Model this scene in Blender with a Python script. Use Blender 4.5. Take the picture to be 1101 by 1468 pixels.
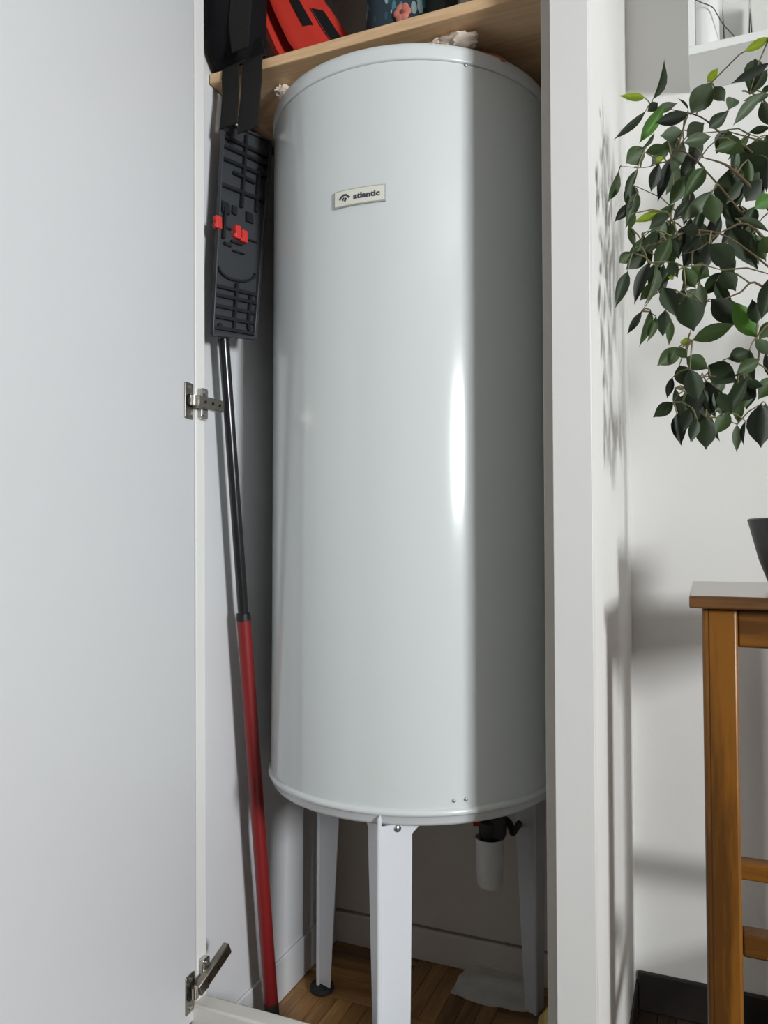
import bpy, bmesh, math, random
from mathutils import Vector, Matrix, noise

PI = math.pi
random.seed(7)
for o in list(bpy.data.objects):
    bpy.data.objects.remove(o, do_unlink=True)
S = bpy.context.scene
COL = S.collection

# ------------------------------------------------------------------ camera
CAM_Z, F_PX = 0.95, 1093.4
YAW, PITCH = math.radians(22.676), math.radians(2.02)
cd = bpy.data.cameras.new('camera')
cam = bpy.data.objects.new('camera', cd)
COL.objects.link(cam)
cam.location = (0, 0, CAM_Z)
cam.rotation_euler = (PI / 2 + PITCH, 0, YAW)
cd.sensor_fit = 'HORIZONTAL'
cd.sensor_width = 36
cd.lens = 36 * F_PX / 1101
cd.clip_start = 0.02
S.camera = cam

# ------------------------------------------------------------------ light
w = bpy.data.worlds.new('world')
S.world = w
w.use_nodes = True
w.node_tree.nodes['Background'].inputs[0].default_value = (0.80, 0.88, 1.0, 1)
w.node_tree.nodes['Background'].inputs[1].default_value = 1.0


def area(name, loc, aim, sx, sy, power, color):
    ld = bpy.data.lights.new(name, 'AREA')
    ld.shape = 'RECTANGLE'
    ld.size, ld.size_y, ld.energy, ld.color = sx, sy, power, color
    o = bpy.data.objects.new(name, ld)
    COL.objects.link(o)
    o.location = loc
    o.rotation_euler = Vector(aim).to_track_quat('-Z', 'Z').to_euler()
    return o


WIN_Y0, WIN_Y1, WIN_Z0, WIN_Z1 = -0.88, -0.32, 0.96, 2.02
RX = 2.2                                    # right room wall, with the window
area('window_daylight', (RX + 0.14, (WIN_Y0 + WIN_Y1) / 2, (WIN_Z0 + WIN_Z1) / 2), (-1, 0, 0),
     WIN_Y1 - WIN_Y0, WIN_Z1 - WIN_Z0, 236, (0.95, 0.98, 1.0))
S.view_settings.view_transform = 'Standard'
S.view_settings.look = 'None'
S.view_settings.gamma = 1
S.view_settings.use_curve_mapping = False
S.view_settings.exposure = 0.0

# ------------------------------------------------------------------ geometry helpers
fwd = Vector((-math.sin(YAW) * math.cos(PITCH), math.cos(YAW) * math.cos(PITCH), math.sin(PITCH)))
rgt = Vector((math.cos(YAW), math.sin(YAW), 0))
upv = rgt.cross(fwd)


def ray(px, py):
    return fwd + rgt * ((px - 550.5) / F_PX) - upv * ((py - 734) / F_PX)


def at(px, py, axis, val):
    """survey helper: the real-world point where a sight line meets a plane"""
    d = ray(px, py)
    o = Vector((0, 0, CAM_Z))
    return o + d * ((val - o[axis]) / d[axis])


def box(bm, x0, x1, y0, y1, z0, z1):
    v = [bm.verts.new(p) for p in ((x0, y0, z0), (x1, y0, z0), (x1, y1, z0), (x0, y1, z0),
                                   (x0, y0, z1), (x1, y0, z1), (x1, y1, z1), (x0, y1, z1))]
    for f in ((0, 3, 2, 1), (4, 5, 6, 7), (0, 1, 5, 4), (1, 2, 6, 5), (2, 3, 7, 6), (3, 0, 4, 7)):
        bm.faces.new([v[i] for i in f])
    return v


def hexa(bm, c):
    """box from 8 corners: bottom ring of four, then top ring of four"""
    v = [bm.verts.new(p) for p in c]
    for f in ((0, 3, 2, 1), (4, 5, 6, 7), (0, 1, 5, 4), (1, 2, 6, 5), (2, 3, 7, 6), (3, 0, 4, 7)):
        bm.faces.new([v[i] for i in f])
    return v


def obox(bm, c, ax, ay, az, hx, hy, hz):
    c = Vector(c)
    pts = []
    for sz in (-1, 1):
        for sx, sy in ((-1, -1), (1, -1), (1, 1), (-1, 1)):
            pts.append(c + ax * hx * sx + ay * hy * sy + az * hz * sz)
    return hexa(bm, pts)


def lathe(bm, prof, cx=0, cy=0, n=48, a0=0.0, closed=True):
    """prof: list of (r, z)"""
    rings = []
    for r, z in prof:
        if r < 1e-6:
            rings.append([bm.verts.new((cx, cy, z))])
        else:
            rings.append([bm.verts.new((cx + r * math.cos(a0 + 2 * PI * i / n), cy + r * math.sin(a0 + 2 * PI * i / n), z))
                          for i in range(n)])
    for a, b in zip(rings[:-1], rings[1:]):
        for i in range(n):
            j = (i + 1) % n
            if len(a) == 1 and len(b) == 1:
                continue
            if len(a) == 1:
                bm.faces.new((a[0], b[j], b[i]))
            elif len(b) == 1:
                bm.faces.new((a[i], a[j], b[0]))
            else:
                bm.faces.new((a[i], a[j], b[j], b[i]))


def tube(bm, pts, rad, n=8, cap=True):
    pts = [Vector(p) for p in pts]
    if not isinstance(rad, (list, tuple)):
        rad = [rad] * len(pts)
    rings = []
    prev = None
    for i, p in enumerate(pts):
        t = (pts[min(i + 1, len(pts) - 1)] - pts[max(i - 1, 0)])
        if t.length < 1e-9:
            t = Vector((0, 0, 1))
        t.normalize()
        if prev is None:
            a = Vector((0, 0, 1)) if abs(t.z) < 0.9 else Vector((1, 0, 0))
            nx = t.cross(a).normalized()
        else:
            nx = (prev - t * prev.dot(t)).normalized()
        prev = nx
        ny = t.cross(nx)
        rings.append([bm.verts.new(p + nx * (rad[i] * math.cos(2 * PI * k / n)) + ny * (rad[i] * math.sin(2 * PI * k / n)))
                      for k in range(n)])
    for a, b in zip(rings[:-1], rings[1:]):
        for k in range(n):
            bm.faces.new((a[k], a[(k + 1) % n], b[(k + 1) % n], b[k]))
    if cap:
        bm.faces.new(list(reversed(rings[0])))
        bm.faces.new(rings[-1])


def blob(bm, c, r, sub=3, amp=0.15, freq=12, seed=0.0):
    q = bmesh.ops.create_icosphere(bm, subdivisions=sub, radius=1.0)
    for v in q['verts']:
        d = v.co.normalized()
        k = 1 + amp * noise.noise(d * freq * 0.2 + Vector((seed, seed, seed))) + amp * 0.5 * noise.noise(d * freq * 0.6 + Vector((seed, 0, 1)))
        v.co = Vector(c) + Vector((d.x * r[0] * k, d.y * r[1] * k, d.z * r[2] * k))


def obj(name, bm, mat, parent=None, smooth=False, bevel=0, seg=2, angle=40):
    bmesh.ops.recalc_face_normals(bm, faces=bm.faces)
    off = None
    if parent is not None:
        off = world_loc(parent)
        for v in bm.verts:
            v.co -= off
    me = bpy.data.meshes.new(name)
    bm.to_mesh(me)
    bm.free()
    me.materials.append(mat)
    o = bpy.data.objects.new(name, me)
    COL.objects.link(o)
    if parent is not None:
        o.parent = parent
    if smooth:
        for p in me.polygons:
            p.use_smooth = True
        try:
            me.set_sharp_from_angle(angle=math.radians(angle))
        except Exception:
            pass
    if bevel:
        m = o.modifiers.new('bevel', 'BEVEL')
        m.width = bevel
        m.segments = seg
        m.limit_method = 'ANGLE'
        m.angle_limit = math.radians(35)
        for p in me.polygons:
            p.use_smooth = True
        try:
            me.set_sharp_from_angle(angle=math.radians(80))
        except Exception:
            pass
    return o


def world_loc(o):
    v = Vector(o.location)
    while o.parent:
        o = o.parent
        v += Vector(o.location)
    return v


def tag(o, label=None, cat=None, group=None, kind=None):
    if label:
        o['label'] = label
    if cat:
        o['category'] = cat
    if group:
        o['group'] = group
    if kind:
        o['kind'] = kind
    return o


def thing(name, loc, label, cat, group=None):
    o = bpy.data.objects.new(name, None)
    o.empty_display_size = 0.05
    COL.objects.link(o)
    o.location = loc
    return tag(o, label, cat, group)


def struct(name, bm, mat, label=None, **k):
    return tag(obj(name, bm, mat, **k), label, None, None, 'structure')


# ------------------------------------------------------------------ material helpers
def mat(name, color, rough=0.5, metal=0.0, spec=0.5, var=0.0, scale=30.0, bump=0.0, bscale=200.0, coat=0.0, trans=0.0, stretch=(1, 1, 1)):
    m = bpy.data.materials.new(name)
    m.use_nodes = True
    nt = m.node_tree
    b = nt.nodes['Principled BSDF']
    b.inputs['Base Color'].default_value = (*color, 1)
    b.inputs['Roughness'].default_value = rough
    b.inputs['Metallic'].default_value = metal
    b.inputs['Specular IOR Level'].default_value = spec
    b.inputs['Coat Weight'].default_value = coat
    b.inputs['Transmission Weight'].default_value = trans
    tc = nt.nodes.new('ShaderNodeTexCoord')
    mp = nt.nodes.new('ShaderNodeMapping')
    mp.inputs['Scale'].default_value = stretch
    nt.links.new(tc.outputs['Object'], mp.inputs['Vector'])
    if var:
        n = nt.nodes.new('ShaderNodeTexNoise')
        n.inputs['Scale'].default_value = scale
        n.inputs['Detail'].default_value = 4
        nt.links.new(mp.outputs[0], n.inputs['Vector'])
        r = nt.nodes.new('ShaderNodeValToRGB')
        r.color_ramp.elements[0].position = 0.3
        r.color_ramp.elements[1].position = 0.7
        r.color_ramp.elements[0].color = (*[max(0, c * (1 - var)) for c in color], 1)
        r.color_ramp.elements[1].color = (*[min(1, c * (1 + var)) for c in color], 1)
        nt.links.new(n.outputs['Fac'], r.inputs['Fac'])
        nt.links.new(r.outputs[0], b.inputs['Base Color'])
    if bump:
        n2 = nt.nodes.new('ShaderNodeTexNoise')
        n2.inputs['Scale'].default_value = bscale
        n2.inputs['Detail'].default_value = 3
        nt.links.new(mp.outputs[0], n2.inputs['Vector'])
        bp = nt.nodes.new('ShaderNodeBump')
        bp.inputs['Strength'].default_value = bump
        bp.inputs['Distance'].default_value = 0.002
        nt.links.new(n2.outputs['Fac'], bp.inputs['Height'])
        nt.links.new(bp.outputs[0], b.inputs['Normal'])
    return m


def wood(name, dark, light, axis=2, ring=9.0, rough=0.45, per_obj=0.0, knots=False, coat=0.0, fine=1.0, amp=0.22):
    """grain running along the given axis"""
    m = bpy.data.materials.new(name)
    m.use_nodes = True
    nt = m.node_tree
    N, L = nt.nodes, nt.links
    b = N['Principled BSDF']
    b.inputs['Roughness'].default_value = rough
    b.inputs['Coat Weight'].default_value = coat
    tc = N.new('ShaderNodeTexCoord')
    mp = N.new('ShaderNodeMapping')
    sc = [1.0, 1.0, 1.0]
    sc[axis] = 0.09
    mp.inputs['Scale'].default_value = sc
    oi = N.new('ShaderNodeObjectInfo')
    ad = N.new('ShaderNodeVectorMath')
    ad.operation = 'ADD'
    mu = N.new('ShaderNodeVectorMath')
    mu.operation = 'SCALE'
    cb = N.new('ShaderNodeCombineXYZ')
    for i in range(3):
        L.new(oi.outputs['Random'], cb.inputs[i])
    mu.inputs['Scale'].default_value = 7.0
    L.new(cb.outputs[0], mu.inputs[0])
    L.new(tc.outputs['Object'], mp.inputs['Vector'])
    L.new(mp.outputs[0], ad.inputs[0])
    L.new(mu.outputs[0], ad.inputs[1])
    n1 = N.new('ShaderNodeTexNoise')
    n1.inputs['Scale'].default_value = ring
    n1.inputs['Detail'].default_value = 2
    L.new(ad.outputs[0], n1.inputs['Vector'])
    m1 = N.new('ShaderNodeMath')
    m1.operation = 'MULTIPLY'
    m1.inputs[1].default_value = 38.0
    L.new(n1.outputs['Fac'], m1.inputs[0])
    s1 = N.new('ShaderNodeMath')
    s1.operation = 'SINE'
    L.new(m1.outputs[0], s1.inputs[0])
    n2 = N.new('ShaderNodeTexNoise')
    n2.inputs['Scale'].default_value = 160 * fine
    n2.inputs['Detail'].default_value = 3
    L.new(ad.outputs[0], n2.inputs['Vector'])
    m2 = N.new('ShaderNodeMath')
    m2.operation = 'MULTIPLY_ADD'
    m2.inputs[1].default_value = amp
    L.new(s1.outputs[0], m2.inputs[0])
    L.new(n2.outputs['Fac'], m2.inputs[2])
    r = N.new('ShaderNodeValToRGB')
    r.color_ramp.elements[0].position = 0.2
    r.color_ramp.elements[1].position = 0.8
    r.color_ramp.elements[0].color = (*dark, 1)
    r.color_ramp.elements[1].color = (*light, 1)
    L.new(m2.outputs[0], r.inputs['Fac'])
    last = r.outputs[0]
    if knots:
        v = N.new('ShaderNodeTexVoronoi')
        v.inputs['Scale'].default_value = 9.0
        L.new(tc.outputs['Object'], v.inputs['Vector'])
        kr = N.new('ShaderNodeValToRGB')
        kr.color_ramp.elements[0].position = 0.04
        kr.color_ramp.elements[1].position = 0.09
        kr.color_ramp.elements[0].color = (0.30, 0.22, 0.16, 1)
        kr.color_ramp.elements[1].color = (1, 1, 1, 1)
        L.new(v.outputs['Distance'], kr.inputs['Fac'])
        mx = N.new('ShaderNodeMix')
        mx.data_type = 'RGBA'
        mx.blend_type = 'MULTIPLY'
        mx.inputs['Factor'].default_value = 1
        L.new(last, mx.inputs['A'])
        L.new(kr.outputs[0], mx.inputs['B'])
        last = mx.outputs['Result']
    if per_obj:
        hs = N.new('ShaderNodeHueSaturation')
        mr = N.new('ShaderNodeMapRange')
        mr.inputs['To Min'].default_value = 1 - per_obj
        mr.inputs['To Max'].default_value = 1 + per_obj
        L.new(oi.outputs['Random'], mr.inputs['Value'])
        L.new(mr.outputs[0], hs.inputs['Value'])
        L.new(last, hs.inputs['Color'])
        last = hs.outputs[0]
    L.new(last, b.inputs['Base Color'])
    bp = N.new('ShaderNodeBump')
    bp.inputs['Strength'].default_value = 0.08
    bp.inputs['Distance'].default_value = 0.001
    L.new(m2.outputs[0], bp.inputs['Height'])
    L.new(bp.outputs[0], b.inputs['Normal'])
    return m


M = {}
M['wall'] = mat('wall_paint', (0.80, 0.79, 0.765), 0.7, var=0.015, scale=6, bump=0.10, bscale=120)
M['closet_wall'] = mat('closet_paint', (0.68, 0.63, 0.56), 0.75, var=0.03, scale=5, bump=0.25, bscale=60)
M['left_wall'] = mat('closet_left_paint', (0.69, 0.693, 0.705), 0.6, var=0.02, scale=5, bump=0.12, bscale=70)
M['trim'] = mat('trim_paint', (0.79, 0.785, 0.765), 0.42, var=0.01, scale=8, bump=0.06, bscale=90)
M['trim_shaded'] = mat('trim_rebate_shade', (0.62, 0.59, 0.54), 0.5, var=0.02, scale=10)  # rebate strip: the post's shadow is put into this greyer trim colour
M['ceiling'] = mat('ceiling_paint', (0.56, 0.55, 0.53), 0.85)
M['door'] = mat('door_lacquer', (0.63, 0.635, 0.645), 0.38, var=0.008, scale=3, bump=0.03, bscale=60)
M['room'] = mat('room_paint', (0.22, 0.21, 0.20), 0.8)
M['sill'] = mat('sill_paint', (0.72, 0.70, 0.64), 0.5, var=0.07, scale=9, bump=0.15, bscale=50)
M['dark_base'] = mat('dark_baseboard', (0.014, 0.010, 0.008), 0.6, var=0.2, scale=30)
M['gap'] = mat('joint_gap', (0.26, 0.225, 0.19), 0.9, var=0.2, scale=60)
M['floor'] = wood('floor_base_wood', (0.06, 0.032, 0.015), (0.11, 0.06, 0.028), 1, 6, 0.45)
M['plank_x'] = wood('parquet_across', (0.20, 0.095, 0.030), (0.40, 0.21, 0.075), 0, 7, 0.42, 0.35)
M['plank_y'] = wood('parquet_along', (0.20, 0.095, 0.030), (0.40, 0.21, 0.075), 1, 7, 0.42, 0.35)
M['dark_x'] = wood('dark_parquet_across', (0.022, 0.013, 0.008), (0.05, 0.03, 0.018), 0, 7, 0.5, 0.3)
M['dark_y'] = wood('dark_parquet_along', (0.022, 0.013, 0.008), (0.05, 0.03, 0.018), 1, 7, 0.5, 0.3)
M['enamel'] = mat('white_enamel', (0.655, 0.69, 0.685), 0.15, spec=0.5, bump=0.012, bscale=45)
M['enamel_rim'] = mat('white_enamel_rim', (0.67, 0.70, 0.70), 0.24, spec=0.5)
M['leg_white'] = mat('leg_enamel', (0.68, 0.70, 0.73), 0.3)
M['rubber'] = mat('black_rubber', (0.02, 0.02, 0.02), 0.7)
M['chrome'] = mat('hinge_nickel', (0.62, 0.59, 0.54), 0.22, 1.0)
M['nickel_dull'] = mat('hinge_dull_nickel', (0.36, 0.335, 0.29), 0.35, 1.0)
M['dark_metal'] = mat('hinge_dark', (0.03, 0.028, 0.025), 0.4, 0.6)
M['screw'] = mat('screw_steel', (0.55, 0.57, 0.6), 0.25, 1.0)
M['screw_dull'] = mat('screw_dull', (0.42, 0.43, 0.43), 0.4, 0.6)
M['badge'] = mat('badge_plastic', (0.74, 0.74, 0.64), 0.35)
M['badge_edge'] = mat('badge_edge', (0.40, 0.41, 0.38), 0.45)
M['ink'] = mat('badge_ink', (0.045, 0.05, 0.07), 0.5)
M['pine'] = wood('pine_shelf', (0.62, 0.40, 0.215), (0.80, 0.57, 0.35), 0, 5, 0.55, 0, True)
M['batten'] = mat('shaded_batten', (0.10, 0.06, 0.035), 0.7, var=0.2, scale=20)  # dark brown tone carries the shade under the shelf
M['foam'] = mat('dirty_foam', (0.72, 0.62, 0.52), 0.95, var=0.12, scale=60, bump=0.6, bscale=150)
M['copper'] = mat('copper_tube', (0.55, 0.27, 0.17), 0.4, 0.8)
M['black_cloth'] = mat('black_nylon', (0.006, 0.006, 0.008), 0.85, spec=0.2, bump=0.3, bscale=500)
M['strap'] = mat('black_webbing', (0.012, 0.012, 0.011), 0.8, spec=0.25, bump=0.4, bscale=900)
M['red_plastic'] = mat('red_plastic', (0.62, 0.045, 0.03), 0.35, coat=0.2)
M['red_dark'] = mat('red_groove', (0.30, 0.022, 0.018), 0.5)
M['black_plastic'] = mat('black_plastic', (0.008, 0.008, 0.009), 0.5)
M['mop_grey'] = mat('mop_grey_plastic', (0.040, 0.043, 0.049), 0.42)
M['mop_rib'] = mat('mop_rib_plastic', (0.010, 0.010, 0.012), 0.45)
M['mop_red'] = mat('mop_red_clip', (0.62, 0.04, 0.035), 0.35)
M['pole_black'] = mat('pole_black', (0.012, 0.012, 0.014), 0.22, spec=0.6)
M['pole_red'] = mat('pole_red', (0.22, 0.014, 0.014), 0.4)
M['white_plastic'] = mat('white_plastic', (0.72, 0.72, 0.70), 0.35)
M['rag'] = mat('rag_cotton', (0.62, 0.60, 0.55), 0.95, var=0.1, scale=25, bump=0.5, bscale=300)
M['yellow'] = mat('yellow_cloth', (0.74, 0.60, 0.24), 0.9, var=0.1, scale=30, bump=0.5, bscale=250)
M['table_v'] = wood('table_wood_upright', (0.105, 0.040, 0.006), (0.25, 0.097, 0.011), 2, 8, 0.38, 0.06, amp=0.36)
M['table_h'] = wood('table_wood_across', (0.105, 0.040, 0.006), (0.25, 0.097, 0.011), 0, 8, 0.38, 0.06, amp=0.36)
M['table_top'] = wood('table_top_wood', (0.09, 0.040, 0.014), (0.17, 0.08, 0.028), 0, 7, 0.22, 0, coat=0.5)
M['groove'] = mat('table_groove', (0.05, 0.018, 0.004), 0.6)
M['pot'] = mat('pot_black', (0.012, 0.012, 0.013), 0.45)
M['soil'] = mat('soil', (0.03, 0.022, 0.016), 0.95, var=0.4, scale=120, bump=0.8, bscale=200)
M['bark'] = mat('bark', (0.105, 0.070, 0.036), 0.85, var=0.25, scale=40, bump=0.5, bscale=120)
M['twig'] = mat('green_twig', (0.17, 0.15, 0.07), 0.7)
M['white_lacq'] = mat('white_lacquer', (0.80, 0.81, 0.79), 0.4)
M['ceramic'] = mat('white_ceramic', (0.84, 0.84, 0.82), 0.25)
M['glass'] = mat('clear_glass', (0.98, 0.99, 0.98), 0.02, trans=1.0)
M['glass'].node_tree.nodes['Principled BSDF'].inputs['IOR'].default_value = 1.12
M['cord'] = mat('dark_cord', (0.06, 0.055, 0.05), 0.6)
M['darkbox'] = mat('dark_green_box', (0.035, 0.045, 0.042), 0.6, var=0.15, scale=20)
LEAF = []
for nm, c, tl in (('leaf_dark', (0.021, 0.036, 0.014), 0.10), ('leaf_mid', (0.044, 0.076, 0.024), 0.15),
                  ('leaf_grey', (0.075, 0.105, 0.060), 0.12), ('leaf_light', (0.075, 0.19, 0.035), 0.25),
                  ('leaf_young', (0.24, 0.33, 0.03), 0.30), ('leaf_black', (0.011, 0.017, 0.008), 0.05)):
    m_ = mat(nm, c, 0.52, spec=0.35, var=0.25, scale=3)
    LEAF.append(m_)
    nt = m_.node_tree                                   # thin leaves let some light through
    b_ = nt.nodes['Principled BSDF']
    tr = nt.nodes.new('ShaderNodeBsdfTranslucent')
    tr.inputs[0].default_value = (min(1, c[0] * 1.8), min(1, c[1] * 1.8), c[2] * 0.8, 1)
    ms = nt.nodes.new('ShaderNodeMixShader')
    ms.inputs[0].default_value = tl
    nt.links.new(b_.outputs[0], ms.inputs[1])
    nt.links.new(tr.outputs[0], ms.inputs[2])
    nt.links.new(ms.outputs[0], nt.nodes['Material Output'].inputs[0])

# ------------------------------------------------------------------ setting
WB = 1.66            # back wall
WL = -0.818          # closet left wall
PX0, PX1 = -0.180, -0.1375   # partition between closet and niche
FY = 1.047           # cupboard front
CEIL = 2.5
LXR, FRY = -2.3, -2.8

bm = bmesh.new(); box(bm, LXR - 0.1, RX + 0.1, FRY - 0.1, WB + 0.1, -0.10, -0.006)
floor = struct('floor', bm, M['floor'])
bm = bmesh.new(); box(bm, LXR - 0.1, RX + 0.1, FRY - 0.1, WB + 0.1, CEIL, CEIL + 0.1)
struct('ceiling', bm, M['ceiling'])
bm = bmesh.new(); box(bm, PX0, RX + 0.1, WB, WB + 0.1, -0.006, CEIL)
struct('wall_back', bm, M['wall'])
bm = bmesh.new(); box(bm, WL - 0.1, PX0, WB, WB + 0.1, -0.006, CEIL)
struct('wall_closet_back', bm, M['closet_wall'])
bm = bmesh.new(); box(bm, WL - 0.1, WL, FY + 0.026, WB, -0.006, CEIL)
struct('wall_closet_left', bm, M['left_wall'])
bm = bmesh.new(); box(bm, PX0, PX1, 1.076, WB, -0.006, CEIL)
struct('wall_partition', bm, M['wall'])
bm = bmesh.new(); box(bm, LXR, -0.816, FY, FY + 0.026, -0.006, CEIL)
struct('wall_left_front', bm, M['trim'])
bm = bmesh.new(); box(bm, LXR - 0.1, LXR, FRY, FY + 0.02, -0.006, CEIL)
struct('wall_left', bm, M['room'])
bm = bmesh.new(); box(bm, LXR - 0.1, RX + 0.1, FRY - 0.1, FRY, -0.006, CEIL)
struct('wall_front', bm, M['room'])
bm = bmesh.new()
box(bm, RX, RX + 0.1, FRY, WIN_Y0, -0.006, CEIL)
box(bm, RX, RX + 0.1, WIN_Y1, WB, -0.006, CEIL)
box(bm, RX, RX + 0.1, WIN_Y0, WIN_Y1, -0.006, WIN_Z0)
box(bm, RX, RX + 0.1, WIN_Y0, WIN_Y1, WIN_Z1, CEIL)
struct('wall_right', bm, M['room'])
bm = bmesh.new()
for y0, y1, z0, z1 in ((WIN_Y0, WIN_Y0 + .03, WIN_Z0, WIN_Z1), (WIN_Y1 - .03, WIN_Y1, WIN_Z0, WIN_Z1),
                       (WIN_Y0 + .03, WIN_Y1 - .03, WIN_Z0, WIN_Z0 + .03), (WIN_Y0 + .03, WIN_Y1 - .03, WIN_Z1 - .03, WIN_Z1)):
    box(bm, RX + 0.03, RX + 0.07, y0, y1, z0, z1)
struct('window_1', bm, M['white_lacq'])

# basket-weave parquet: each strip its own piece, sharing two meshes
SQ, NS = 0.21, 6
sw = SQ / NS


def strip_mesh(name, along_x, m):
    bm = bmesh.new()
    a, b = SQ / 2 - 0.0005, sw / 2 - 0.0006
    if along_x:
        box(bm, -a, a, -b, b, -0.006, 0.0)
    else:
        box(bm, -b, b, -a, a, -0.006, 0.0)
    me = bpy.data.meshes.new(name)
    bmesh.ops.recalc_face_normals(bm, faces=bm.faces)
    bm.to_mesh(me); bm.free()
    me.materials.append(m)
    return me


mx_ = strip_mesh('plank', True, M['plank_x'])
my_ = strip_mesh('plank', False, M['plank_y'])
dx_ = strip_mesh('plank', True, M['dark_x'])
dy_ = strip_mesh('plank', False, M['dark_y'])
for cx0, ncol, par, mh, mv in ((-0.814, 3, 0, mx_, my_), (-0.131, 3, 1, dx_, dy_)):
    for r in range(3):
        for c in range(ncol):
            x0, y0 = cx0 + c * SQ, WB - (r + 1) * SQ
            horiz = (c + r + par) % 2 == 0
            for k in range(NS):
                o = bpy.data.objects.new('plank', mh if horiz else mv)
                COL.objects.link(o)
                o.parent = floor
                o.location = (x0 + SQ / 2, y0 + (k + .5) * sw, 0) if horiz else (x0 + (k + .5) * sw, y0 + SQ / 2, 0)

# baseboards
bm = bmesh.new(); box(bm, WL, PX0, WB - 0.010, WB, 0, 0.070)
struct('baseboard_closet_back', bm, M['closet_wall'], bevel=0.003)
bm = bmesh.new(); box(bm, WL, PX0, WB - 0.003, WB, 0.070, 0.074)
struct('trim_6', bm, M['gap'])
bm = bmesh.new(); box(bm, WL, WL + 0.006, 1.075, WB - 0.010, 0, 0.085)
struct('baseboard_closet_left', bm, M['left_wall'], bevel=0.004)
bm = bmesh.new(); box(bm, PX1 + 0.004, 1.2, WB - 0.012, WB, 0, 0.076)
struct('baseboard_back', bm, M['dark_base'], bevel=0.003)
bm = bmesh.new(); box(bm, PX1, PX1 + 0.004, 1.06, WB, 0, 0.055)
struct('baseboard_side', bm, M['dark_base'])

# cupboard frame: stile, post with its rebate, sill, header
bm = bmesh.new()
hexa(bm, [(-0.816, FY, -0.006), (-0.7624, FY, -0.006), (-0.7624, FY + 0.026, -0.006), (-0.816, FY + 0.026, -0.006),
          (-0.816, FY, CEIL), (-0.7956, FY, CEIL), (-0.7956, FY + 0.026, CEIL), (-0.816, FY + 0.026, CEIL)])      # out of plumb
struct('trim_1', bm, M['trim'], bevel=0.0015)
bm = bmesh.new(); box(bm, -0.190, PX1, 1.060, 1.076, -0.006, CEIL)
struct('trim_2', bm, M['trim'], bevel=0.0008)
bm = bmesh.new(); box(bm, -0.2055, PX0, 1.076, 1.092, -0.006, CEIL)
struct('trim_3', bm, M['trim_shaded'], bevel=0.001)
bm = bmesh.new(); box(bm, -0.772, -0.2055, FY - 0.010, FY + 0.022, 0.165, 0.203)
struct('trim_4', bm, M['sill'], 'white painted raised sill across the foot of the cupboard', bevel=0.004)
bm = bmesh.new(); box(bm, -0.772, -0.193, FY, FY + 0.022, 2.1, CEIL)
struct('trim_5', bm, M['trim'])
bm = bmesh.new(); box(bm, -0.772, -0.2055, FY + 0.002, FY + 0.018, -0.006, 0.165)
struct('trim_7', bm, M['sill'])

# ------------------------------------------------------------------ cupboard door with hinges
DA = math.radians(5)
dl = Vector((math.sin(DA), -math.cos(DA), 0))       # from the hinge side towards the free edge
dn = Vector((math.cos(DA), math.sin(DA), 0))        # inner face normal
D0 = Vector((-0.7735, 1.0445, 0))
bm = bmesh.new()
c = []
for z in (0.178, 2.09):
    for a, t in ((0, 0), (0.54, 0), (0.54, -0.018), (0, -0.018)):
        p = D0 + dl * a + dn * t
        c.append((p.x + 0.007 - 0.0133 * (z - 0.2), p.y, z))
hexa(bm, c)
door = struct('door_1', bm, M['door'], 'open white cupboard door with two metal hinges', bevel=0.001)
Z = Vector((0, 0, 1))


def lean(z):
    """the old frame and its door stand out of plumb"""
    return 0.007 - 0.0133 * (z - 0.2)


def rect_plate(bm, o, u, v, n, hu, hv, t, r, seg=4):
    """rounded rectangular plate"""
    pts = []
    for k, (su, sv) in enumerate(((1, 1), (-1, 1), (-1, -1), (1, -1))):
        for i in range(seg + 1):
            a = (k + i / seg) * PI / 2
            pts.append(o + u * (su * (hu - r) + r * math.cos(a)) + v * (sv * (hv - r) + r * math.sin(a)))
    lo = [bm.verts.new(p) for p in pts]
    hi = [bm.verts.new(p + n * t) for p in pts]
    bm.faces.new(list(reversed(lo))); bm.faces.new(hi)
    m = len(pts)
    for i in range(m):
        j = (i + 1) % m
        bm.faces.new((lo[i], lo[j], hi[j], hi[i]))


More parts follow.
